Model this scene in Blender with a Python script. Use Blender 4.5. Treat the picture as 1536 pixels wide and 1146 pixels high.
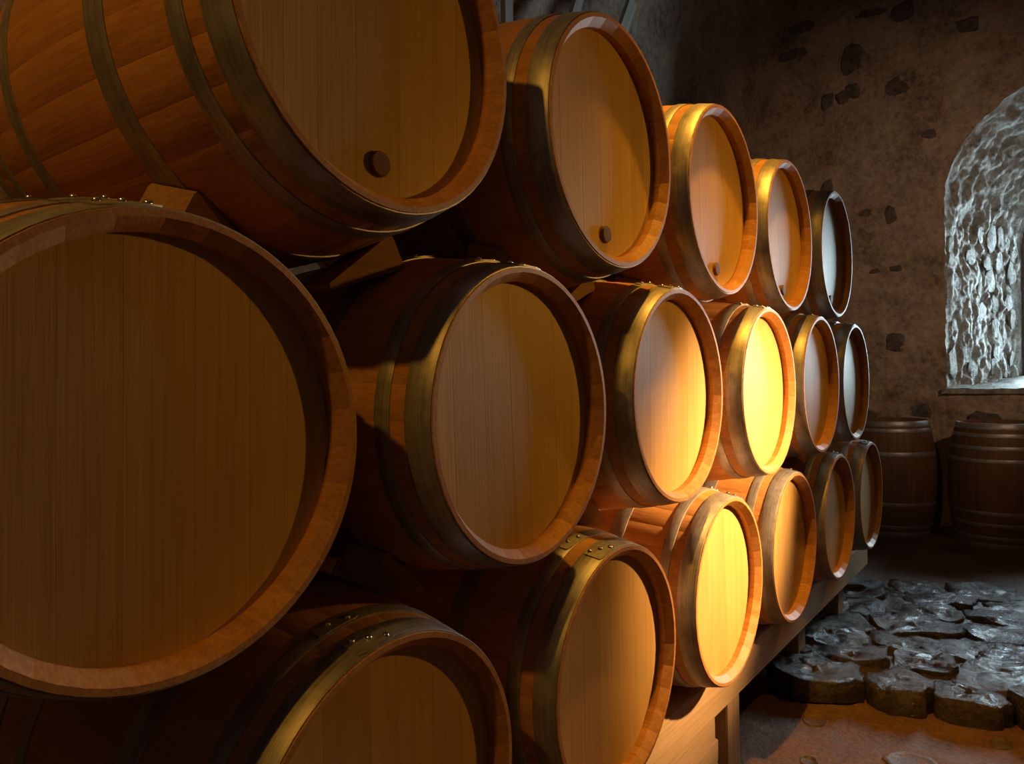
import bpy, bmesh, math, random
from mathutils import Vector, Matrix, noise

for o in list(bpy.data.objects):
    bpy.data.objects.remove(o)
scene = bpy.context.scene
COL = scene.collection
PI = math.pi
rnd = random.Random(7)

# ------------------------------------------------------------------ camera
ZO = 1.40                                  # height of the middle row's axes above the front floor
cd = bpy.data.cameras.new('camera')
cam = bpy.data.objects.new('camera', cd)
COL.objects.link(cam)
yaw, pitch, roll = 0.6437, -0.0108, -0.0177
f = Vector((math.cos(pitch)*math.cos(yaw), math.cos(pitch)*math.sin(yaw), math.sin(pitch)))
r = f.cross(Vector((0, 0, 1))).normalized()
u = r.cross(f)
r2 = r*math.cos(roll) + u*math.sin(roll)
u2 = -r*math.sin(roll) + u*math.cos(roll)
cam.matrix_world = Matrix(((r2.x, u2.x, -f.x, -0.1075), (r2.y, u2.y, -f.y, -0.836), (r2.z, u2.z, -f.z, 0.0741+ZO), (0, 0, 0, 1)))
cd.sensor_fit = 'HORIZONTAL'
cd.sensor_width = 36.0
cd.lens = 36.0*1107.6/1536
cd.clip_start = 0.02
scene.camera = cam

# ------------------------------------------------------------------ light
w = bpy.data.worlds.new('sky')
scene.world = w
w.use_nodes = True
bg = w.node_tree.nodes['Background']
bg.inputs[0].default_value = (0.80, 0.93, 1.0, 1)
bg.inputs[1].default_value = 50.0

WIN_Y, WIN_X0, WIN_X1 = -0.93, 7.25, 8.45     # window axis, inner wall face, pane plane
WIN_H0, WIN_H1 = 0.92, 0.42                   # half widths at the inner face and at the pane
SILL0, SILL1 = 1.27, 1.36
SPR0, SPR1 = 2.88, 2.62                       # springing heights of the arch

pl = bpy.data.lights.new('window_daylight', 'AREA')
pl.shape = 'RECTANGLE'; pl.size = 2*WIN_H1; pl.size_y = SPR1+WIN_H1-SILL1
pl.cycles.is_portal = True
po = bpy.data.objects.new('window_daylight', pl)
po.location = (WIN_X1-0.02, WIN_Y, (SILL1+SPR1+WIN_H1)/2)
po.rotation_euler = (PI/2, 0, PI/2)
COL.objects.link(po)

def spot(name, loc, tgt, power, size, blend, color, radius=0.04):
    l = bpy.data.lights.new(name, 'SPOT')
    l.energy = power; l.spot_size = math.radians(size); l.spot_blend = blend
    l.color = color; l.shadow_soft_size = radius
    o = bpy.data.objects.new(name, l)
    o.location = loc
    o.rotation_euler = (Vector(tgt)-Vector(loc)).to_track_quat('-Z', 'Y').to_euler()
    COL.objects.link(o)
    return o
WARM = (1.0, 0.465, 0.045)
HOT = (1.0, 0.585, 0.24)
spot('spotlight_front', (3.15, -1.75, ZO+0.66), (2.36, 0, ZO-0.26), 1400, 37.5, 1.0, HOT)
spot('floodlight_front', (3.15, -1.75, ZO+0.62), (1.36, 0, ZO-0.02), 62, 80, 1.0, WARM)
spot('fill_stack_end', (3.45, -1.75, ZO+0.62), (2.75, 0, ZO+0.35), 42, 54, 1.0, WARM)  # added fill that warms the heads towards the window end, no known lamp
spot('spotlight_ceiling', (2.05, -0.44, ZO+2.9), (2.35, 0.1, ZO-0.2), 420, 52, 1.0, WARM)
spot('spotlight_ceiling_near', (-1.3, -0.20, ZO+2.4), (0.4, 0.5, ZO+0.3), 95, 95, 1.0, WARM)
spot('fill_front_floor', (4.2, -2.0, ZO+2.8), (3.3, -0.7, 0), 75, 56, 1.0, WARM)  # added from above to warm the front floor, not a known fixture
spot('fill_end_wall', (3.4, -2.2, ZO+1.7), (7.1, 0.1, ZO+0.95), 155, 64, 1.0, (1.0, 0.66, 0.42))  # unseen added fill, lifts the end wall beside the window and the upright barrels

vs = scene.view_settings
vs.view_transform = 'Standard'
vs.look = 'None'
vs.exposure = 0.0
vs.gamma = 1.0
vs.use_curve_mapping = False

# ------------------------------------------------------------------ helpers
def tag(o, label=None, cat=None, group=None, kind=None):
    if label: o['label'] = label
    if cat: o['category'] = cat
    if group: o['group'] = group
    if kind: o['kind'] = kind
    return o

def link(name, me, parent=None, loc=(0, 0, 0), rot=(0, 0, 0)):
    o = bpy.data.objects.new(name, me)
    COL.objects.link(o)
    o.parent = parent
    o.location = loc
    o.rotation_euler = rot
    return o

def empty(name, loc, rot=(0, 0, 0)):
    o = bpy.data.objects.new(name, None)
    o.empty_display_size = 0.1
    COL.objects.link(o)
    o.location = loc
    o.rotation_euler = rot
    return o

def mesh(name, verts, faces, mat, smooth=False, angle=None):
    me = bpy.data.meshes.new(name)
    me.from_pydata([tuple(v) for v in verts], [], faces)
    me.materials.append(mat)
    bm = bmesh.new(); bm.from_mesh(me)
    bmesh.ops.recalc_face_normals(bm, faces=bm.faces)
    bm.to_mesh(me); bm.free()
    if smooth:
        me.shade_smooth()
        if angle:
            me.set_sharp_from_angle(angle=math.radians(angle))
    me.update()
    return me

def box_mesh(name, sx, sy, sz, mat, bev=0.004, jitter=0.0, seed=0):
    """box centred in x,y with its base at z=0, bevelled"""
    rr = random.Random(seed)
    bm = bmesh.new()
    bmesh.ops.create_cube(bm, size=1)
    for v in bm.verts:
        v.co = Vector((v.co.x*sx, v.co.y*sy, (v.co.z+0.5)*sz)) + Vector([rr.uniform(-jitter, jitter) for _ in range(3)])
    bmesh.ops.bevel(bm, geom=bm.edges[:], offset=bev, segments=2, affect='EDGES')
    me = bpy.data.meshes.new(name)
    bm.to_mesh(me); bm.free()
    me.materials.append(mat)
    return me

# ------------------------------------------------------------------ materials
def new_mat(name):
    m = bpy.data.materials.new(name)
    m.use_nodes = True
    nt = m.node_tree
    b = nt.nodes['Principled BSDF']
    return m, nt, b

def N(nt, t, **kw):
    n = nt.nodes.new(t)
    for k, v in kw.items():
        if k in n.inputs.keys():
            n.inputs[k].default_value = v
        else:
            setattr(n, k, v)
    return n

def ramp(nt, src, stops):
    n = nt.nodes.new('ShaderNodeValToRGB')
    e = n.color_ramp.elements
    while len(e) < len(stops): e.new(0.5)
    for el, (p, c) in zip(e, stops):
        el.position = p; el.color = (*c, 1)
    nt.links.new(src, n.inputs[0])
    return n

def wood(name, dark, mid, light, axis='Z', scale=1.0, rough=0.5, var=0.25, spec=0.35, knots=0.0):
    m, nt, b = new_mat(name)
    L = nt.links.new
    tc = N(nt, 'ShaderNodeTexCoord')
    oi = N(nt, 'ShaderNodeObjectInfo')
    mul = N(nt, 'ShaderNodeVectorMath', operation='SCALE'); mul.inputs[0].default_value = (37.1, 17.7, 53.3)
    L(oi.outputs['Random'], mul.inputs['Scale'])
    add = N(nt, 'ShaderNodeVectorMath', operation='ADD')
    L(tc.outputs['Object'], add.inputs[0]); L(mul.outputs[0], add.inputs[1])
    mp = N(nt, 'ShaderNodeMapping')
    s = {'X': (1, 26, 26), 'Y': (26, 1, 26), 'Z': (26, 26, 1)}[axis]
    mp.inputs['Scale'].default_value = [v*scale for v in s]
    L(add.outputs[0], mp.inputs[0])
    n1 = N(nt, 'ShaderNodeTexNoise', Scale=1.6, Detail=6.0, Roughness=0.6, Distortion=0.4)
    L(mp.outputs[0], n1.inputs['Vector'])
    mp2 = N(nt, 'ShaderNodeMapping')
    mp2.inputs['Scale'].default_value = [v*scale*(5 if v > 1 else 3) for v in s]
    L(add.outputs[0], mp2.inputs[0])
    n2 = N(nt, 'ShaderNodeTexNoise', Scale=1.5, Detail=4.0, Roughness=0.6)
    L(mp2.outputs[0], n2.inputs['Vector'])
    n3 = N(nt, 'ShaderNodeTexNoise', Scale=3.5, Detail=3.0)
    L(add.outputs[0], n3.inputs['Vector'])
    mx = N(nt, 'ShaderNodeMath', operation='MULTIPLY_ADD'); mx.inputs[1].default_value = 0.45
    L(n2.outputs['Fac'], mx.inputs[0])
    m2 = N(nt, 'ShaderNodeMath', operation='MULTIPLY_ADD'); m2.inputs[1].default_value = 0.35
    L(n1.outputs['Fac'], m2.inputs[0])
    m3 = N(nt, 'ShaderNodeMath', operation='MULTIPLY'); m3.inputs[1].default_value = 0.25
    L(n3.outputs['Fac'], m3.inputs[0])
    L(m3.outputs[0], m2.inputs[2]); L(m2.outputs[0], mx.inputs[2])
    rp = ramp(nt, mx.outputs[0], [(0.34, dark), (0.52, mid), (0.68, light)])
    hs = N(nt, 'ShaderNodeHueSaturation')
    mr = N(nt, 'ShaderNodeMapRange'); mr.inputs['To Min'].default_value = 1-var; mr.inputs['To Max'].default_value = 1+var*0.6
    L(oi.outputs['Random'], mr.inputs['Value'])
    L(mr.outputs[0], hs.inputs['Value']); L(rp.outputs[0], hs.inputs['Color'])
    L(hs.outputs[0], b.inputs['Base Color'])
    rr_ = N(nt, 'ShaderNodeMapRange'); rr_.inputs['To Min'].default_value = rough-0.08; rr_.inputs['To Max'].default_value = rough+0.12
    L(n1.outputs['Fac'], rr_.inputs['Value']); L(rr_.outputs[0], b.inputs['Roughness'])
    b.inputs['Specular IOR Level'].default_value = spec
    bp = N(nt, 'ShaderNodeBump', Strength=0.12, Distance=0.004)
    L(n2.outputs['Fac'], bp.inputs['Height']); L(bp.outputs[0], b.inputs['Normal'])
    return m

M_STAVE = wood('oak_stave', (0.29, 0.12, 0.032), (0.45, 0.205, 0.058), (0.56, 0.29, 0.09), 'Y', 1.0, 0.48, 0.05)
M_DARK_OAK = wood('dark_oak_stave', (0.09, 0.042, 0.018), (0.15, 0.072, 0.03), (0.20, 0.10, 0.045), 'Y', 1.0, 0.5, 0.1)  # darker version of the stave oak, for the two upright barrels
M_HEAD = wood('oak_head', (0.47, 0.26, 0.075), (0.56, 0.325, 0.10), (0.62, 0.38, 0.13), 'Z', 1.0, 0.5, 0.085, 0.42)
M_BEAM = wood('pine_beam', (0.36, 0.22, 0.11), (0.50, 0.33, 0.18), (0.58, 0.40, 0.23), 'X', 0.6, 0.6, 0.10, 0.25)
M_POST = wood('pine_post', (0.34, 0.20, 0.10), (0.47, 0.30, 0.16), (0.55, 0.37, 0.21), 'Z', 0.6, 0.6, 0.10, 0.25)
M_WEDGE = wood('wedge_wood', (0.22, 0.11, 0.045), (0.34, 0.18, 0.08), (0.42, 0.24, 0.11), 'X', 1.0, 0.65, 0.15, 0.2)
M_BUNG = wood('bung_wood', (0.10, 0.045, 0.02), (0.17, 0.08, 0.035), (0.24, 0.12, 0.05), 'Y', 2.0, 0.6, 0.1, 0.3)
M_GREY = wood('weathered_board', (0.30, 0.28, 0.25), (0.42, 0.40, 0.36), (0.52, 0.5, 0.45), 'Z', 0.6, 0.7, 0.1, 0.2)

def hoop_mat():
    m, nt, b = new_mat('galvanised_hoop')
    L = nt.links.new
    tc = N(nt, 'ShaderNodeTexCoord'); oi = N(nt, 'ShaderNodeObjectInfo')
    add = N(nt, 'ShaderNodeVectorMath', operation='ADD')
    mul = N(nt, 'ShaderNodeVectorMath', operation='SCALE'); mul.inputs[0].default_value = (13.0, 29.0, 7.0)
    L(oi.outputs['Random'], mul.inputs['Scale'])
    L(tc.outputs['Object'], add.inputs[0]); L(mul.outputs[0], add.inputs[1])
    mp = N(nt, 'ShaderNodeMapping'); mp.inputs['Scale'].default_value = (6, 260, 6)
    L(add.outputs[0], mp.inputs[0])
    n1 = N(nt, 'ShaderNodeTexNoise', Scale=1.0, Detail=5.0, Roughness=0.65)
    L(mp.outputs[0], n1.inputs['Vector'])
    n2 = N(nt, 'ShaderNodeTexNoise', Scale=22.0, Detail=5.0, Roughness=0.7)
    L(add.outputs[0], n2.inputs['Vector'])
    mm = N(nt, 'ShaderNodeMath', operation='MULTIPLY_ADD'); mm.inputs[1].default_value = 0.5
    m5 = N(nt, 'ShaderNodeMath', operation='MULTIPLY'); m5.inputs[1].default_value = 0.5
    L(n2.outputs['Fac'], m5.inputs[0]); L(n1.outputs['Fac'], mm.inputs[0]); L(m5.outputs[0], mm.inputs[2])
    rp = ramp(nt, mm.outputs[0], [(0.36, (0.20, 0.185, 0.175)), (0.5, (0.34, 0.315, 0.30)), (0.66, (0.46, 0.43, 0.415))])
    L(rp.outputs[0], b.inputs['Base Color'])
    mr = N(nt, 'ShaderNodeMapRange'); mr.inputs['To Min'].default_value = 0.36; mr.inputs['To Max'].default_value = 0.56
    L(mm.outputs[0], mr.inputs['Value']); L(mr.outputs[0], b.inputs['Roughness'])
    b.inputs['Metallic'].default_value = 0.62
    bp = N(nt, 'ShaderNodeBump', Strength=0.15, Distance=0.002)
    L(n1.outputs['Fac'], bp.inputs['Height']); L(bp.outputs[0], b.inputs['Normal'])
    return m
M_HOOP = hoop_mat()

def plain(name, col, rough, metal=0.0, spec=0.5, nscale=40.0, amp=0.2):
    m, nt, b = new_mat(name)
    tc = N(nt, 'ShaderNodeTexCoord')
    n = N(nt, 'ShaderNodeTexNoise', Scale=nscale, Detail=4.0)
    nt.links.new(tc.outputs['Object'], n.inputs['Vector'])
    rp = ramp(nt, n.outputs['Fac'], [(0.3, [c*(1-amp) for c in col]), (0.7, [min(1, c*(1+amp)) for c in col])])
    nt.links.new(rp.outputs[0], b.inputs['Base Color'])
    b.inputs['Roughness'].default_value = rough
    b.inputs['Metallic'].default_value = metal
    b.inputs['Specular IOR Level'].default_value = spec
    return m
M_RIVET = plain('steel_rivet', (0.62, 0.60, 0.56), 0.25, 1.0)
M_IRON = plain('window_iron', (0.10, 0.11, 0.12), 0.5, 0.4)

def masonry(name, c0, c1, c2, rough, s1, s2, bump, wet=False, spec=0.3, rmin=None):
    m, nt, b = new_mat(name)
    L = nt.links.new
    g = N(nt, 'ShaderNodeNewGeometry')
    n1 = N(nt, 'ShaderNodeTexNoise', Scale=s1, Detail=6.0, Roughness=0.62, Distortion=0.3)
    n2 = N(nt, 'ShaderNodeTexNoise', Scale=s2, Detail=7.0, Roughness=0.68)
    L(g.outputs['Position'], n1.inputs['Vector']); L(g.outputs['Position'], n2.inputs['Vector'])
    mm = N(nt, 'ShaderNodeMath', operation='MULTIPLY_ADD'); mm.inputs[1].default_value = 0.5
    m5 = N(nt, 'ShaderNodeMath', operation='MULTIPLY'); m5.inputs[1].default_value = 0.5
    L(n2.outputs['Fac'], m5.inputs[0]); L(n1.outputs['Fac'], mm.inputs[0]); L(m5.outputs[0], mm.inputs[2])
    rp = ramp(nt, mm.outputs[0], [(0.36, c0), (0.5, c1), (0.64, c2)])
    L(rp.outputs[0], b.inputs['Base Color'])
    if rmin is None:
        b.inputs['Roughness'].default_value = rough
    else:
        mr = N(nt, 'ShaderNodeMapRange'); mr.inputs['From Min'].default_value = 0.35; mr.inputs['From Max'].default_value = 0.65
        mr.inputs['To Min'].default_value = rmin; mr.inputs['To Max'].default_value = rough
        L(n1.outputs['Fac'], mr.inputs['Value']); L(mr.outputs[0], b.inputs['Roughness'])
    b.inputs['Specular IOR Level'].default_value = spec
    bp = N(nt, 'ShaderNodeBump', Strength=bump, Distance=0.03)
    L(mm.outputs[0], bp.inputs['Height']); L(bp.outputs[0], b.inputs['Normal'])
    return m
M_WALL = masonry('rubble_plaster', (0.14, 0.10, 0.075), (0.36, 0.265, 0.20), (0.50, 0.38, 0.29), 0.9, 2.6, 20.0, 1.0)
M_REVEAL = masonry('lime_reveal', (0.13, 0.125, 0.11), (0.33, 0.33, 0.30), (0.55, 0.55, 0.51), 0.55, 7.0, 24.0, 1.0, spec=0.4)
M_DSTONE = masonry('dark_wall_stone', (0.06, 0.046, 0.038), (0.135, 0.105, 0.085), (0.23, 0.18, 0.145), 0.85, 9.0, 40.0, 0.8)
M_JSTONE = masonry('reveal_stone', (0.09, 0.088, 0.08), (0.25, 0.25, 0.23), (0.44, 0.44, 0.41), 0.55, 8.0, 30.0, 1.0, spec=0.4)
M_EARTH = masonry('damp_earth_floor', (0.07, 0.036, 0.018), (0.16, 0.08, 0.036), (0.25, 0.13, 0.06), 0.7, 3.0, 42.0, 0.8, spec=0.4, rmin=0.42)
M_PAVE = masonry('wet_paving_stone', (0.022, 0.018, 0.016), (0.05, 0.04, 0.035), (0.09, 0.07, 0.06), 0.26, 7.0, 30.0, 1.0, spec=0.6, rmin=0.07)
M_MUD = masonry('wet_mud_joints', (0.025, 0.016, 0.011), (0.055, 0.035, 0.024), (0.095, 0.06, 0.04), 0.5, 6.0, 22.0, 0.8, spec=0.3, rmin=0.2)
M_FSTONE = masonry('flush_floor_stone', (0.06, 0.04, 0.03), (0.10, 0.07, 0.055), (0.15, 0.11, 0.09), 0.5, 12.0, 60.0, 0.3, spec=0.5)

def glass_mat():
    m = bpy.data.materials.new('old_window_glass')
    m.use_nodes = True
    nt = m.node_tree
    for n in list(nt.nodes): nt.nodes.remove(n)
    out = N(nt, 'ShaderNodeOutputMaterial')
    tr = N(nt, 'ShaderNodeBsdfTransparent'); tr.inputs[0].default_value = (0.86, 0.92, 0.93, 1)
    gl = N(nt, 'ShaderNodeBsdfGlossy'); gl.inputs['Roughness'].default_value = 0.05
    fr = N(nt, 'ShaderNodeFresnel'); fr.inputs[0].default_value = 1.45
    mx = N(nt, 'ShaderNodeMixShader')
    nt.links.new(fr.outputs[0], mx.inputs[0]); nt.links.new(tr.outputs[0], mx.inputs[1]); nt.links.new(gl.outputs[0], mx.inputs[2])
    nt.links.new(mx.outputs[0], out.inputs[0])
    return m
M_GLASS = glass_mat()

def fbm(p, oct=4):
    return noise.fractal(Vector(p), 1.0, 2.0, oct)

# ------------------------------------------------------------------ room shell
BACK_Y, VR, SPZ = 1.62, 3.9, 3.2
RIGHT_Y = BACK_Y - 2*VR
XN = -3.2

def axis_samples(spans):
    out = []
    for a, b, n in spans:
        out += [a+(b-a)*i/n for i in range(n)]
    out.append(spans[-1][1])
    return out

def sheet(name, P, mat, kind='structure'):
    nu, nv = len(P), len(P[0])
    V = [p for row in P for p in row]
    F = [(i*nv+j, i*nv+j+1, (i+1)*nv+j+1, (i+1)*nv+j) for i in range(nu-1) for j in range(nv-1)]
    o = link(name, mesh(name, V, F, mat, True))
    if kind: o['kind'] = kind
    return o

STEP_X, COB_X1, COB_Z = 3.27, 5.08, 0.10
SHEAR = -0.32
def floor_z(x, y):
    b = 0.012*fbm((x*2.2, y*2.2, 0), 4) + 0.004*fbm((x*11, y*11, 3), 3)
    xs = x - SHEAR*y
    e = STEP_X + 0.05*fbm((y*2.0, 7, 0), 2) + 0.10
    t = min(1, max(0, (xs-e)/0.06))
    c = COB_Z-0.013 + 0.020*fbm((x*5, y*5, 9), 4) + 0.008*fbm((x*17, y*17, 4), 3)
    t2 = min(1, max(0, (xs-COB_X1+0.05)/0.25))
    return b*(1-t) + t*(c*(1-t2) + (0.09+b)*t2)
fx = axis_samples([(XN-0.1, 2.4, 26), (2.4, 5.4, 130), (5.4, 8.0, 40)])
fy = axis_samples([(RIGHT_Y-0.1, -2.0, 24), (-2.0, 0.8, 120), (0.8, 1.75, 12)])
floor = sheet('floor', [[(x, y, floor_z(x, y)) for y in fy] for x in fx], M_EARTH)
floor.data.materials.append(M_MUD)
for p in floor.data.polygons:
    c = p.center
    if c.z > 0.055 and c.x-SHEAR*c.y < COB_X1+0.12*fbm((c.y*3, 1, 1), 3):
        p.material_index = 1

bx_ = axis_samples([(XN-0.1, 7.4, 90)])
bz_ = axis_samples([(-0.2, SPZ, 34)])
def fade(d):                                  # relief dies out where wall and vault meet, so the shell stays closed
    return min(1, max(0, d/0.35))
sheet('wall_back', [[(x, BACK_Y+0.05*fade(SPZ-z)*fbm((x*1.6, z*2.4, 4), 5), z) for z in bz_] for x in bx_], M_WALL)
def vault_r(x, a):
    return VR+0.05*fade(min(a, PI-a)*VR)*fbm((x*1.5, a*4.5, 11), 5)
va = axis_samples([(0, PI, 80)])
sheet('ceiling', [[(x, BACK_Y-VR+vault_r(x, a)*math.cos(a), SPZ+vault_r(x, a)*math.sin(a)) for a in va] for x in bx_], M_WALL)
bxr = bx_
bzr = axis_samples([(-0.2, SPZ, 10)])
sheet('wall_right', [[(x, RIGHT_Y-0.05*fade(SPZ-z)*fbm((x*1.6, z*2.4, 8), 4), z) for z in bzr] for x in bxr], M_WALL)
sheet('wall_near', [[(XN+0.05*fbm((y*1.6, z*2.4, 5), 4), y, z) for z in axis_samples([(-0.2, 7.3, 24)])] for y in axis_samples([(RIGHT_Y-0.1, BACK_Y+0.1, 24)])], M_WALL)

# window opening outline: starts at lower left (towards the barrels), goes up and round
def opening(hw, sill, spr, n_side=120, n_arch=120, n_sill=40):
    pts = []
    for i in range(n_side): pts.append((WIN_Y+hw, sill+(spr-sill)*i/n_side))
    for i in range(n_arch):
        a = PI*i/n_arch
        pts.append((WIN_Y+hw*math.cos(a), spr+hw*math.sin(a)))
    for i in range(n_side): pts.append((WIN_Y-hw, spr+(sill-spr)*i/n_side))
    for i in range(n_sill): pts.append((WIN_Y-hw+2*hw*i/n_sill, sill))
    return pts
op0 = opening(WIN_H0, SILL0, SPR0)
op1 = opening(WIN_H1, SILL1, SPR1)
def to_rect(y, z):
    cy, cz = WIN_Y, 2.2
    dy, dz = y-cy, z-cz
    Y0, Y1, Z0, Z1 = RIGHT_Y-0.15, BACK_Y+0.15, -0.25, SPZ+VR+0.25
    ts = []
    if dy > 1e-6: ts.append((Y1-cy)/dy)
    if dy < -1e-6: ts.append((Y0-cy)/dy)
    if dz > 1e-6: ts.append((Z1-cz)/dz)
    if dz < -1e-6: ts.append((Z0-cz)/dz)
    t = min(ts)
    return cy+dy*t, cz+dz*t
def wall_dx(y, z):
    v = 0.03*fbm((y*1.5, z*2.2, 21), 5) + 0.016*fbm((y*5, z*8, 2), 5)
    return v
rings = 90
V, F = [], []
n = len(op0)
for k in range(rings+1):
    t = (k/rings)**1.5
    for (y, z) in op0:
        Y, Z = to_rect(y, z)
        py, pz = y+(Y-y)*t, z+(Z-z)*t
        e = 0.025*fbm((py*6, pz*6, 31), 3)*(1-t)**8
        V.append((WIN_X0-wall_dx(py, pz), py+e, pz+e*0.6))
for k in range(rings):
    for i in range(n):
        j = (i+1) % n
        F.append((k*n+i, k*n+j, (k+1)*n+j, (k+1)*n+i))
wall_end = link('wall_end', mesh('wall_end', V, F, M_WALL, True)); wall_end['kind'] = 'structure'

# splayed reveal of the window
deep = 90
V, F = [], []
for k in range(deep+1):
    t = k/deep
    for (y0, z0), (y1, z1) in zip(op0, op1):
        x = WIN_X0 + (WIN_X1-WIN_X0)*t
        y, z = y0+(y1-y0)*t, z0+(z1-z0)*t
        # rough lime-smeared rubble: bumps push along the outline normal
        cy, cz = WIN_Y, min(max(z, SILL0+0.3), SPR0)
        d = Vector((y-cy, z-cz)); 
        if d.length > 1e-6: d.normalize()
        amp = 0.06*min(1, t*10)*min(1, (1-t)*8) 
        rid = 1-abs(fbm((x*5.0, (y)*5.0, z*2.6+3), 4))*2.0
        h = amp*(fbm((x*3.2, y*3.2, z*2.3), 4)*0.5 + 0.22*(rid-.5) + 0.55*fbm((x*11, y*11, z*6), 5) + 0.35*(abs(fbm((x*15, y*15, z*8), 4))-.3))
        if k == 0:
            e = 0.025*fbm((y*6, z*6, 31), 3)
            V.append((WIN_X0-wall_dx(y, z), y+e, z+e*0.6))
        else:
            V.append((x, y+d.x*h, z+d.y*h))
for k in range(deep):
    for i in range(n):
        j = (i+1) % n
        F.append((k*n+i, k*n+j, (k+1)*n+j, (k+1)*n+i))
reveal = link('trim_1', mesh('window_reveal', V, F, M_REVEAL, True)); tag(reveal, 'rough lime-washed splayed stone reveal around the arched window', None, None, 'structure')

# irregular stones
def rock_mesh(name, mat, seed, sub=2, rough=0.4):
    bm = bmesh.new()
    bmesh.ops.create_icosphere(bm, subdivisions=sub, radius=1)
    for v in bm.verts:
        p = v.co.copy()
        q = Vector([math.copysign(abs(c)**0.65, c) for c in p])
        v.co = q*(1+rough*noise.noise(p*1.4+Vector((seed*7.3, seed, 0))) + rough*0.5*noise.noise(p*3.1+Vector((0, seed*3.1, 5))))
    me = bpy.data.meshes.new(name); bm.to_mesh(me); bm.free()
    me.materials.append(mat); me.shade_smooth(); me.set_sharp_from_angle(angle=math.radians(40))
    return me
WROCK = [rock_mesh('wall_stone', M_DSTONE, s) for s in range(6)]
JROCK = [rock_mesh('reveal_stone', M_JSTONE, s+20) for s in range(6)]
# dark stones laid bare in the plaster of the window wall: y, z (above front floor), half width, half height
ws = [(1.235, 4.50, .15, .045), (1.15, 4.72, .12, .05), (0.56, 4.68, .125, .035), (0.30, 4.62, .10, .085), (0.72, 4.30, .09, .13),
      (0.93, 3.98, .065, .075), (0.80, 3.98, .05, .06), (0.71, 4.02, .065, .07), (0.36, 3.97, .095, .085), (0.94, 3.17, .055, .075),
      (0.62, 2.88, .06, .036), (0.41, 2.84, .05, .07), (0.38, 2.36, .06, .028), (0.37, 1.70, .085, .08), (0.55, 2.35, .05, .02),
      (0.78, 1.58, .07, .04), (1.0, 2.4, .06, .035), (0.15, 4.95, .10, .06), (-0.2, 4.35, .09, .06), (0.2, 1.1, .10, .07), (-0.3, 1.02, .12, .06),
      (-0.75, 0.95, .10, .07), (0.62, 1.05, .09, .06), (-2.3, 2.4, .12, .08), (-2.1, 3.4, .1, .07), (-2.6, 1.6, .12, .07), (1.05, 5.1, .12, .06), (0.1, 3.5, .06, .04)]
for i, (y, z, hw, hh) in enumerate(ws):
    o = link('wall_stone', WROCK[i % 6], wall_end, (WIN_X0-wall_dx(y, z)+0.006, y, z), (rnd.uniform(-.2, .2), 0, 0))
    o.scale = (0.017, hw, hh)
# stones showing through the lime of the reveal
def reveal_point(side, t, z):
    hw = WIN_H0+(WIN_H1-WIN_H0)*t
    return Vector((WIN_X0+(WIN_X1-WIN_X0)*t, WIN_Y+side*hw, z))
ang = math.atan2(WIN_H0-WIN_H1, WIN_X1-WIN_X0)
jr = random.Random(3)
for side, cnt in ((1, 30), (-1, 16)):
    placed = []
    tries = 0
    while len(placed) < cnt and tries < 4000:
        tries += 1
        t = jr.uniform(.05, .94); z = jr.uniform(SILL1+0.06, 2.75)
        a, b_ = jr.uniform(.035, .085), jr.uniform(.05, .11)
        if any(abs(t-q[0])*0.87 < (a+q[2])*0.8 and abs(z-q[1]) < (b_+q[3])*0.8 for q in placed): continue
        placed.append((t, z, a, b_))
        p = reveal_point(side, t, z)
        o = link('reveal_stone', JROCK[len(placed) % 6], reveal, p, (0, jr.uniform(-.3, .3), -side*ang))
        o.scale = (a, 0.009+jr.uniform(0, .010), b_*1.15)

# window: iron frame, glazing bars, panes, stone sill slab
win = empty('window_1', (WIN_X1, WIN_Y, SILL1)); tag(win, 'small arched daylight window with iron glazing bars in the thick end wall', None, None, 'structure')
fr = opening(WIN_H1, 0, SPR1-SILL1, 10, 24, 8)
inner = opening(WIN_H1-0.035, 0.035, SPR1-SILL1, 10, 24, 8)
V = [(-0.02, y-WIN_Y, z) for y, z in fr]+[(-0.02, y-WIN_Y, z) for y, z in inner]+[(0.03, y-WIN_Y, z) for y, z in inner]+[(0.03, y-WIN_Y, z) for y, z in fr]
m_ = len(fr)
F = [(a*m_+i, a*m_+(i+1) % m_, ((a+1) % 4)*m_+(i+1) % m_, ((a+1) % 4)*m_+i) for a in range(4) for i in range(m_)]
link('window_frame', mesh('window_frame', V, F, M_IRON), win)
TOPW = SPR1-SILL1+WIN_H1
link('mullion', box_mesh('mullion', 0.03, 0.025, TOPW-0.02, M_IRON), win, (0, 0, 0.01))
for z in (0.42, 0.84, 1.26):
    link('glazing_bar', box_mesh('glazing_bar', 0.024, 2*WIN_H1-0.03, 0.02, M_IRON), win, (0, 0, z))
for s in (-1, 1):
    for k in range(4):
        z0, z1 = 0.42*k+0.01, 0.42*(k+1)+0.01
        ys = [0.0, WIN_H1-0.03]
        if k < 3:
            poly = [(0.012, z0), (WIN_H1-0.03, z0), (WIN_H1-0.03, z1), (0.012, z1)]
        else:
            hw = WIN_H1-0.03; sp = SPR1-SILL1
            poly = [(0.012, z0), (hw, z0)] + [(max(0.012, hw*math.cos(a*PI/16)), max(z0+0.001, sp+hw*math.sin(a*PI/16))) for a in range(1, 9)]
        V = [(-0.003, s*y, z) for y, z in poly]+[(0.003, s*y, z) for y, z in poly]
        q = len(poly)
        F = [tuple(range(q)), tuple(range(2*q-1, q-1, -1))]+[(i, (i+1) % q, q+(i+1) % q, q+i) for i in range(q)]
        link('pane', mesh('pane', V, F, M_GLASS), win)
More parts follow.
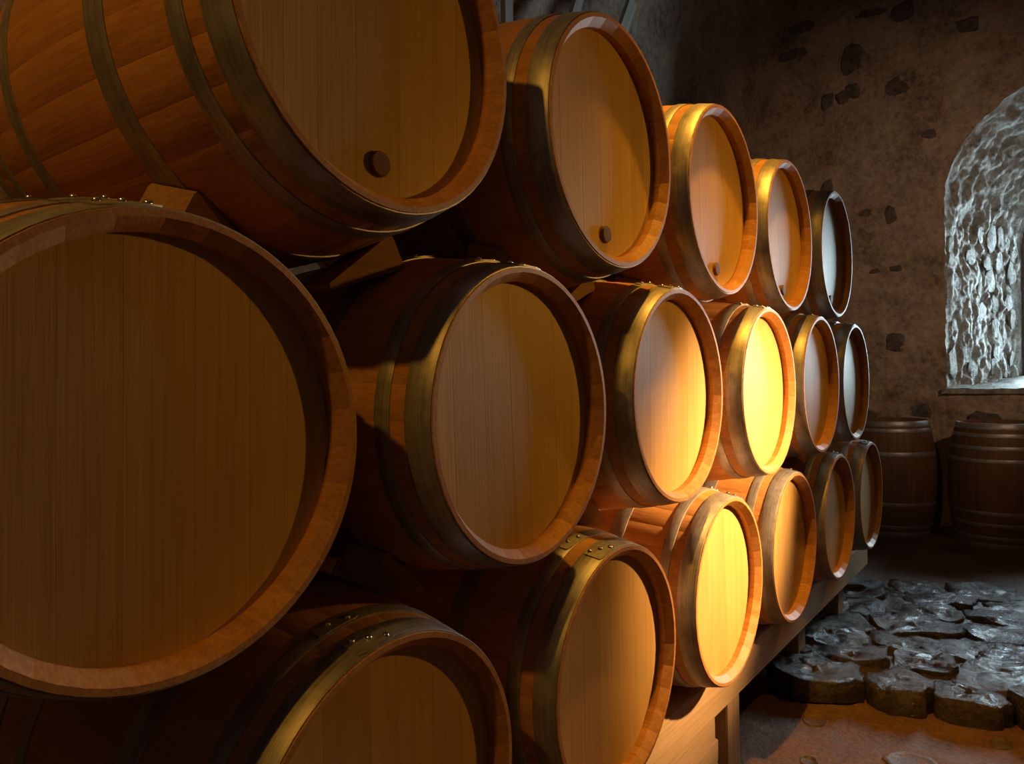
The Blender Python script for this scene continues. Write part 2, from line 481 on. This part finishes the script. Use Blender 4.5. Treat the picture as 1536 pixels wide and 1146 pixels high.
# sill slab: broken slate ledge
V, F = [], []
nx, ny = 14, 40
for lay in (0, 1):
    for i in range(nx+1):
        for j in range(ny+1):
            s, t = i/nx, j/ny
            x = WIN_X0-0.05 + s*(WIN_X1-WIN_X0+0.03)
            hw = WIN_H0+0.035 + (WIN_H1-WIN_H0)*max(0, (x-WIN_X0)/(WIN_X1-WIN_X0))
            y = WIN_Y - hw + 2*hw*t
            e = 0.022*fbm((y*5, 2, 0), 3)*(1-s)
            z = SILL0 + 0.012 + (SILL1-SILL0)*s + 0.02*fbm((x*7, y*5, 5), 4)
            if lay: z = SILL0 - 0.03 + (SILL1-SILL0)*s
            V.append((x-e, y, z))
L1 = (nx+1)*(ny+1)
idx = lambda i, j: i*(ny+1)+j
for i in range(nx):
    for j in range(ny):
        F.append((idx(i, j), idx(i, j+1), idx(i+1, j+1), idx(i+1, j)))
        F.append(tuple(L1+q for q in (idx(i, j), idx(i+1, j), idx(i+1, j+1), idx(i, j+1))))
for i in range(nx):
    for j in (0, ny):
        F.append((idx(i, j), idx(i+1, j), L1+idx(i+1, j), L1+idx(i, j)))
for j in range(ny):
    for i in (0, nx):
        F.append((idx(i, j), idx(i, j+1), L1+idx(i, j+1), L1+idx(i, j)))
o = link('trim_2', mesh('window_sill', V, F, M_JSTONE, True, 45)); tag(o, 'rough slate ledge along the foot of the window reveal', None, None, 'structure')

# ------------------------------------------------------------------ wet paving stones (pieces of the floor)
pr = random.Random(11)
def paving(cx, cy, ax, ay, h, top, seed, rot):
    rr = random.Random(seed)
    npt = 24
    base = []
    ex = rr.uniform(0.42, 0.75)
    for i in range(npt):
        a = 2*PI*i/npt
        c, s = math.cos(a), math.sin(a)
        k = 1+0.24*noise.noise(Vector((c*1.6+seed*3.7, s*1.6, seed)))+0.05*rr.uniform(-1, 1)
        base.append((ax*k*math.copysign(abs(c)**ex, c), ay*k*math.copysign(abs(s)**ex, s)))
    ringsp = [(1.0, -h), (1.02, -h*0.5), (1.0, -0.008), (0.97, 0.0), (0.86, 0.002), (0.72, 0.003), (0.56, 0.004), (0.40, 0.004), (0.24, 0.004), (0.1, .004)]
    tx, ty = rr.uniform(-.13, .10), rr.uniform(-.09, .09)
    V, F = [], []
    for s, dz in ringsp:
        for (x, y) in base:
            X, Y = x*s, y*s
            z = dz
            if dz > -0.02:
                z += 0.024*fbm(((cx+X)*8, (cy+Y)*8, seed*0.3), 5) + 0.012*(abs(fbm(((cx+X)*20, (cy+Y)*14, 1), 3))-.3) + X*tx + Y*ty
            else:
                X += 0.012*noise.noise(Vector((X*12, Y*12, z*30+seed)))
            V.append((X, Y, z))
    V.append((0, 0, 0.009+0.018*fbm((cx*6, cy*9, seed*0.3), 4)))
    m = len(base)
    for q in range(len(ringsp)-1):
        for i in range(m):
            F.append((q*m+i, q*m+(i+1) % m, (q+1)*m+(i+1) % m, (q+1)*m+i))
    q = len(ringsp)-1
    for i in range(m): F.append((q*m+i, q*m+(i+1) % m, len(V)-1))
    link('paving_stone', mesh('paving_stone', V, F, M_PAVE, True, 50), floor, (cx, cy, top), (0, 0, rot))
sd = 0
x = STEP_X
row = 0
while x < COB_X1-0.1:
    dx = pr.uniform(0.23, 0.36)
    y = -2.1 + pr.uniform(0, .2)
    while y < 0.75:
        dy = pr.uniform(0.24, 0.52)
        sd += 1
        wob = 0.04*fbm(((y+dy/2)*2.0, 7, 0), 2)
        wob += SHEAR*(y+dy/2)
        paving(x+dx/2+pr.uniform(-.025, .025)+wob, y+dy/2, dx/2*pr.uniform(.92, 1.08), dy/2*pr.uniform(.93, 1.04), 0.10 if row == 0 else 0.07,
               COB_Z+pr.uniform(-.012, .010), sd, 0.3+pr.uniform(-.12, .12))
        y += dy
    x += dx
    row += 1
# flush stones in the earth floor
for k, (cx, cy, ax, ay) in enumerate([(3.10, 0.02, .055, .045), (2.96, -.37, .085, .10), (3.32, -.62, .05, .04), (2.75, -.05, .04, .03)]):
    rr = random.Random(k+90)
    npt = 14
    V, F = [], []
    prof = [(1.0, -.03), (1.0, 0.002), (.88, .006), (.76, .001), (.4, .001)]
    for s, z in prof:
        for i in range(npt):
            a = 2*PI*i/npt
            kk = 1+0.22*noise.noise(Vector((math.cos(a)*1.2+k*5, math.sin(a)*1.2, k)))
            V.append((ax*kk*s*math.cos(a), ay*kk*s*math.sin(a), z))
    for q in range(len(prof)-1):
        for i in range(npt): F.append((q*npt+i, q*npt+(i+1) % npt, (q+1)*npt+(i+1) % npt, (q+1)*npt+i))
    F.append(tuple((len(prof)-1)*npt+i for i in range(npt)))
    link('floor_stone', mesh('floor_stone', V, F, M_FSTONE, True, 60), floor, (cx, cy, floor_z(cx, cy)))

# ------------------------------------------------------------------ barrel builder
R0 = 0.285                                  # outer radius of the chime
def profile(L, rm):
    return lambda y: rm-(rm-R0)*((y-L/2)/(L/2))**2

def stave_mesh(L, rm, ns, mat):
    rad = profile(L, rm)
    out = [(rad(L*i/14), L*i/14) for i in range(15)]
    th = 0.026
    back = [(R0-.009, L), (.260, L-.020), (.2625, L-.046)]
    inn = [(rad(L*t)-th-0.004, L*t) for t in (0.85, 0.65, 0.5, 0.35, 0.15)]
    front = [(.2625, .046), (.260, .020), (R0-.009, 0)]
    prof = out+back+inn+front
    h = PI/ns
    cols = [(-h, .0004), (-h*.96, 0), (0, 0), (h*.96, 0), (h, .0004)]
    V, F = [], []
    m = len(prof)
    for a, d in cols:
        for k, (rr, y) in enumerate(prof):
            q = rr-d if k < 15 else rr+(d*0.5 if k > 22 else 0)
            V.append((q*math.sin(a), y, q*math.cos(a)))
    for c in range(len(cols)-1):
        for k in range(m):
            F.append((c*m+k, c*m+(k+1) % m, (c+1)*m+(k+1) % m, (c+1)*m+k))
    F.append(tuple(range(m))); F.append(tuple(range((len(cols)-1)*m+m-1, (len(cols)-1)*m-1, -1)))
    return mesh('stave', V, F, mat, True, 35)

def head_board_meshes(widths, rad=0.2622, y0=0.039, y1=0.058):
    res = []
    tot = sum(widths)
    x = -rad
    for wd in widths:
        wd = wd/tot*2*rad
        xa, xb = x+0.00005, x+wd-0.00005
        x += wd
        n = 7
        def outline(xa, xb, rr):
            xs = [xa+(xb-xa)*i/(n-1) for i in range(n)]
            top = [(q, math.sqrt(max(0, rr*rr-q*q))) for q in xs]
            bot = [(q, -z) for q, z in reversed(top)]
            return top+bot
        A = outline(xa+0.0002, xb-0.0002, rad)
        B = outline(xa, xb, rad+0.0002)
        m = len(A)
        V = [(q, y0, z) for q, z in A]+[(q, y0+0.0002, z) for q, z in B]+[(q, y1, z) for q, z in B]
        F = [tuple(range(m)), tuple(range(3*m-1, 2*m-1, -1))]
        for l in (0, 1):
            for i in range(m): F.append((l*m+i, l*m+(i+1) % m, (l+1)*m+(i+1) % m, (l+1)*m+i))
        res.append(mesh('head_board', V, F, M_HEAD))
    return res

def hoop_mesh(L, rm, ya, yb, t=0.0022):
    rad = profile(L, rm)
    ns = 84
    V, F = [], []
    sec = [(ya, 0), (ya, t), (ya+0.0015, t+0.0007), ((ya+yb)/2, t+0.0004), (yb-0.0015, t+0.0007), (yb, t), (yb, 0)]
    m = len(sec)
    for i in range(ns):
        a = 2*PI*i/ns
        for y, d in sec:
            q = rad(y)-0.0003+d
            V.append((q*math.sin(a), y, q*math.cos(a)))
    for i in range(ns):
        for k in range(m):
            F.append((i*m+k, i*m+(k+1) % m, ((i+1) % ns)*m+(k+1) % m, ((i+1) % ns)*m+k))
    # lapped end of the strap, riveted on top
    a0, a1, na = -0.16, 0.10, 7
    b = len(V)
    w0, w1 = ya+0.002, yb-0.002
    for i in range(na+1):
        a = a0+(a1-a0)*i/na
        inset = 0.004 if i in (0, na) else 0
        for y, d in ((w0+inset, t+0.0003), (w0+inset, t+0.0026), (w1-inset, t+0.0026), (w1-inset, t+0.0003)):
            q = rad(y)+d
            V.append((q*math.sin(a), y, q*math.cos(a)))
    for i in range(na):
        for k in range(4):
            F.append((b+i*4+k, b+i*4+(k+1) % 4, b+(i+1)*4+(k+1) % 4, b+(i+1)*4+k))
    F.append((b, b+1, b+2, b+3)); F.append((b+na*4+3, b+na*4+2, b+na*4+1, b+na*4))
    return mesh('hoop', V, F, M_HOOP, True, 45)

def rivet_mesh():
    V, F = [], []
    n = 10
    prof = [(0.0058, -0.001), (0.0058, 0.0012), (0.0045, 0.0034), (0.002, 0.0046)]
    for q, z in prof:
        for i in range(n):
            a = 2*PI*i/n
            V.append((q*math.cos(a), q*math.sin(a), z))
    for k in range(len(prof)-1):
        for i in range(n): F.append((k*n+i, k*n+(i+1) % n, (k+1)*n+(i+1) % n, (k+1)*n+i))
    F.append(tuple(3*n+i for i in range(n)))
    return mesh('rivet', V, F, M_RIVET, True, 60)
RIVET = rivet_mesh()

def bung_mesh():
    V, F = [], []
    n = 20
    prof = [(0.0205, 0.0), (0.0205, -0.005), (0.0185, -0.009), (0.012, -0.0095)]
    for q, y in prof:
        for i in range(n):
            a = 2*PI*i/n
            V.append((q*math.cos(a), y, q*math.sin(a)))
    for k in range(len(prof)-1):
        for i in range(n): F.append((k*n+i, k*n+(i+1) % n, (k+1)*n+(i+1) % n, (k+1)*n+i))
    F.append(tuple(3*n+i for i in range(n)))
    return mesh('bung', V, F, M_BUNG, True, 50)
BUNG = bung_mesh()

class Kind:
    pass
def barrel_kind(L, rm, ns, hoops, riv, mat=None):
    k = Kind()
    k.L, k.rm, k.ns, k.riv = L, rm, ns, riv
    k.stave = stave_mesh(L, rm, ns, mat or M_STAVE)
    k.heads = [head_board_meshes(wd) for wd in ([.9, 1.1, 1.3, .8, 1.2, 1.0, 1.1], [1.2, .8, 1.0, 1.25, 1.1, .85, 1.0], [1.0, 1.2, 1.1, .75, 1.3, .9, .8])]
    k.hoops = [(ya, yb, hoop_mesh(L, rm, ya, yb)) for ya, yb in hoops]
    k.rad = profile(L, rm)
    return k

def barrel(kind, name, center, label, group, roll=0.0, headroll=0.0, seed=0, bung=None, upright=False, both=False):
    L, rm = kind.L, kind.rm
    rr = random.Random(seed)
    if upright:                         # front head looks up
        e = empty(name, center)
        base = Matrix.Translation((0, 0, L)) @ Matrix.Rotation(-PI/2, 4, 'X')
    else:
        cx, cy, cz = center
        e = empty(name, (cx, cy+L/2, cz-rm))
        base = Matrix.Translation((0, -L/2, rm))
    tag(e, label, 'barrel', group)
    def part(nm, me, mat, parent=None):
        o = bpy.data.objects.new(nm, me)
        COL.objects.link(o)
        o.parent = parent or e
        o.matrix_local = mat
        return o
    off = rr.uniform(0, 2*PI/kind.ns)
    for i in range(kind.ns):
        part('stave', kind.stave, base @ Matrix.Rotation(off+roll+2*PI*i/kind.ns, 4, 'Y'))
    hb = kind.heads[seed % 3]
    for me in hb:
        part('head_board', me, base @ Matrix.Rotation(headroll, 4, 'Y'))
    flip = Matrix.Translation((0, L, 0)) @ Matrix.Rotation(PI, 4, 'Z')
    for me in kind.heads[(seed+1) % 3]:
        part('back_board', me, base @ flip @ Matrix.Rotation(headroll*2, 4, 'Y'))
    for hi, (ya, yb, me) in enumerate(kind.hoops):
        ho = part('hoop', me, base @ Matrix.Rotation(roll+rr.uniform(-.05, .05)-0.02*hi, 4, 'Y'))
        ym = (ya+yb)/2
        if hi < kind.riv:
            wid = yb-ya
            spots_ = [(-.11, .32), (-.03, 0.0), (.05, -.32)] if hi == 0 else [(-.07, .15), (.04, -.15)]
            for a, s in spots_:
                y = ym+s*wid*0.8
                q = kind.rad(y)+0.0045
                sl = math.atan((kind.rad(y+.005)-kind.rad(y-.005))/.01)
                part('rivet', RIVET, Matrix.Translation((q*math.sin(a), y, q*math.cos(a))) @ Matrix.Rotation(a, 4, 'Y') @ Matrix.Rotation(sl, 4, 'X'), ho)
    if bung is not None:
        bo = part('bung', BUNG, base @ Matrix.Translation((bung[0], 0.0392, bung[1])))
        bo['label'] = 'dark round wooden bung near the foot of the head'
    return e

BL, BRM = 0.86, 0.339
K = barrel_kind(BL, BRM, 30, [(.003, .052), (.082, .112), (.236, .282), (.552, .594), (.725, .755), (.808, .857)], 3)
# axis positions (x, y of the front chime, z relative to the middle row)
C = {('M', 1): (.3599, .024, -.0073), ('M', 2): (1.0653, -.0063, -.0059), ('M', 3): (1.7669, -.0088, .0078), ('M', 4): (2.4869, -.0179, -.0014),
     ('M', 5): (3.1957, -.0092, .0052), ('M', 6): (3.9052, .0041, .0017),
     ('T', 1): (.7067, -.011, .6156), ('T', 2): (1.4289, -.0056, .6072), ('T', 3): (2.1284, -.0017, .5984), ('T', 4): (2.842, .0094, .5905), ('T', 5): (3.5505, .0049, .6022),
     ('B', 1): (.7043, .0018, -.623), ('B', 2): (1.419, -.0046, -.6216), ('B', 3): (2.1337, .0001, -.6117), ('B', 4): (2.8364, .0045, -.6159),
     ('B', 5): (3.5479, .0061, -.617), ('B', 6): (4.2593, .0101, -.6189)}
ROLLS = {('B', 1): -.12, ('B', 2): -.18, ('M', 1): -.15, ('M', 2): .02, ('M', 3): -.02, ('M', 4): .05, ('M', 5): .1, ('M', 6): -.05, ('B', 3): .35, ('B', 4): .4, ('B', 5): .2, ('B', 6): -.1}
ORD = ['', 'the one at the window end', 'second from the window end', 'third from the window end', 'fourth from the window end', 'fifth from the window end', 'sixth from the window end']
ROWN = {'T': 'top', 'M': 'middle', 'B': 'bottom'}
COUNT = {'T': 5, 'M': 6, 'B': 6}
for i, (k, c) in enumerate(C.items()):
    row, num = k
    nth = COUNT[row]-num+1
    what = 'oak barrel with bunged head' if row == 'T' else 'oak barrel with plain head'
    barrel(K, 'wine_barrel', (c[0], c[1], c[2]+ZO), f'{what}, {ROWN[row]} row, {ORD[nth]}', f'barrels in the {ROWN[row]} row of the stack',
           roll=ROLLS.get(k, 1.9+0.7*i), headroll=random.Random(i).uniform(-.035, .035), seed=i+1, bung=(-.004, -.208) if row == 'T' else None)

# two barrels standing on end by the window wall
KA = barrel_kind(0.95, 0.345, 28, [(.003, .045), (.062, .092), (.25, .285), (.66, .695), (.85, .88), (.905, .947)], 0, M_DARK_OAK)
KB = barrel_kind(0.95, 0.348, 28, [(.003, .045), (.075, .105), (.17, .2), (.265, .295), (.66, .69), (.75, .78), (.85, .88), (.905, .947)], 0, M_DARK_OAK)
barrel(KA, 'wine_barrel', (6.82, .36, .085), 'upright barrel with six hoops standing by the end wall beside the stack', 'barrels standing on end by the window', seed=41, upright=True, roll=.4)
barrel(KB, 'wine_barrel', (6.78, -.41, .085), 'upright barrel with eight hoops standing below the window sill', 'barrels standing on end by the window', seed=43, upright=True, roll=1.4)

# ------------------------------------------------------------------ rack
rack = empty('barrel_rack', (2.3, .2, 0)); tag(rack, 'long pine beam rack on posts carrying the bottom row of barrels', 'rack')
BZ0, BZ1 = .30, .442
bl0, bl1 = -.6, 4.68
def rack_part(nm, x0, x1, y0, y1, z0, z1, mat, seed=0, bev=.004):
    me = box_mesh(nm, x1-x0, y1-y0, z1-z0, mat, bev, 0.0015, seed)
    return link(nm, me, rack, ((x0+x1)/2-2.3, (y0+y1)/2-.2, z0))
rack_part('front_beam', bl0, bl1, .12, .27, BZ0, BZ1, M_BEAM)
rack_part('rear_beam', bl0, bl1, .60, .75, BZ0, BZ1, M_BEAM, 1)
for k, px in enumerate((2.46, 3.58, 4.36)):
    zb = -.01 if px < 3.0 else .06
    for yy in (.125 if k == 0 else .20, .61):
        rack_part('post', px-.062, px+.062, yy, yy+(.13 if k == 0 else .07), zb, BZ0+.001, M_POST, k+3)
for k in range(4):                      # stacked planks under the near end of the front beam
    z1 = BZ0-.0745*k
    rack_part('plank', bl0, 2.285+(.004 if k % 2 else 0), .122-(.006 if k else 0), .262, z1-.0735, z1, M_BEAM, k+11, .003)
for yy in (.61,):
    rack_part('plank', bl0, 2.28, yy, yy+.13, -.01, BZ0, M_BEAM, 23)

# ------------------------------------------------------------------ wooden wedges between the rows
def wedge(lo, up, seed):
    a, b = C[lo], C[up]
    rr = random.Random(seed)
    y0 = max(a[1], b[1]) + (.37 if (up[0] == 'M' and b[0] < a[0]) else rr.uniform(.18, .20))
    left = b[0] > a[0]
    y1 = y0 + (.062 if left else .09)
    A = Vector((a[0], a[2])); B = Vector((b[0], b[2]))
    d = (B-A); dist = d.length; d.normalize()
    t = Vector((-d.y, d.x))
    if t.y < 0: t = -t                   # towards the crown of the lower barrel
    mid = (A+B)/2
    tip_t, tip_lo, tip_hi = (-.085, -.007, .007) if left else ((-.165, .003, .017) if up[0] == 'T' else (-.08, -.007, .007))
    def section(y, tt):
        ra, rb = K.rad(y-a[1]), K.rad(y-b[1])
        for c in (a, b):                 # the straps stand proud of the staves
            if any(ya-.004 < y-c[1] < yb+.004 for ya, yb, _ in K.hoops):
                if c is a: ra += .0027
                else: rb += .0027
        def limit(r, tip):               # thickest straight cheek that only just presses on the round barrel
            best = 1.0
            for i in range(1, 41):
                q = tip_t+(tt-tip_t)*i/40
                g = dist/2-math.sqrt(r*r-q*q)+.0006
                best = min(best, tip+(g-tip)*40/i)
            return best
        lo_h, hi_h = limit(ra, -tip_lo), limit(rb, tip_hi)
        prof = [(tt-.003, -lo_h+.0004), (tt+.002, -lo_h+.004), (tt+.003, hi_h-.011), (tt+.0005, hi_h-.0045), (tt-.006, hi_h-.0012),
                (tip_t+.004, tip_hi), (tip_t, (tip_lo+tip_hi)/2), (tip_t+.004, tip_lo)]
        return [mid+t*p+d*q for p, q in prof]
    pts = section(y0, .052 if left else .020)
    ptb = section(y1, .092 if left else .020)
    org = pts[0]
    V = [(p.x-org.x, 0, p.y-org.y) for p in pts]+[(p.x-org.x, y1-y0, p.y-org.y) for p in ptb]
    m = len(pts)
    F = [tuple(range(m)), tuple(range(2*m-1, m-1, -1))]+[(i, (i+1) % m, m+(i+1) % m, m+i) for i in range(m)]
    o = link('wooden_wedge', mesh('wooden_wedge', V, F, M_WEDGE), None, (org.x, y0, org.y+ZO))
    return o
seed = 0
for up_row, lo_row, pairs in (('T', 'M', [(i, i, i+1) for i in range(1, 6)]), ('M', 'B', [(i, i-1, i) for i in range(1, 7)])):
    for (u_, l0, l1) in pairs:
        nth = COUNT[up_row]-u_+1
        for l_, where in ((l0, 'away from the window'), (l1, 'towards the window')):
            if (lo_row, l_) not in C: continue
            seed += 1
            o = wedge((lo_row, l_), (up_row, u_), seed)
            ordn = ['', 'end', 'second', 'third', 'fourth', 'fifth', 'sixth'][nth]
            tag(o, f'wooden wedge under the {ordn} {ROWN[up_row]}-row barrel counted from the window, side {where}', 'wedge', 'wedges between the barrel rows')

# ------------------------------------------------------------------ grey boards leaning on the back wall
for k, (x0, x1, wd, lab) in enumerate([(3.02, 3.02, .075, 'grey weathered board standing upright against the back wall behind the barrels'),
                                       (3.05, 3.55, .07, 'thin grey weathered board leaning at a slant behind the top row of barrels'),
                                       (3.40, 4.00, .09, 'wide grey weathered board leaning at a slant beside the thin one')]):
    zt = 3.9 if k else 3.75
    topx = x1
    lean = math.atan2((x1-x0), 1.0)
    me = box_mesh('leaning_board', wd, .03, zt/math.cos(lean), M_GREY, .003, .001, k)
    bx = x1 - math.tan(lean)*(3.45)
    o = link('leaning_board', me, None, (bx, 1.50-.045*k, 0.0), (0, lean, 0))
    tag(o, lab, 'board', None)
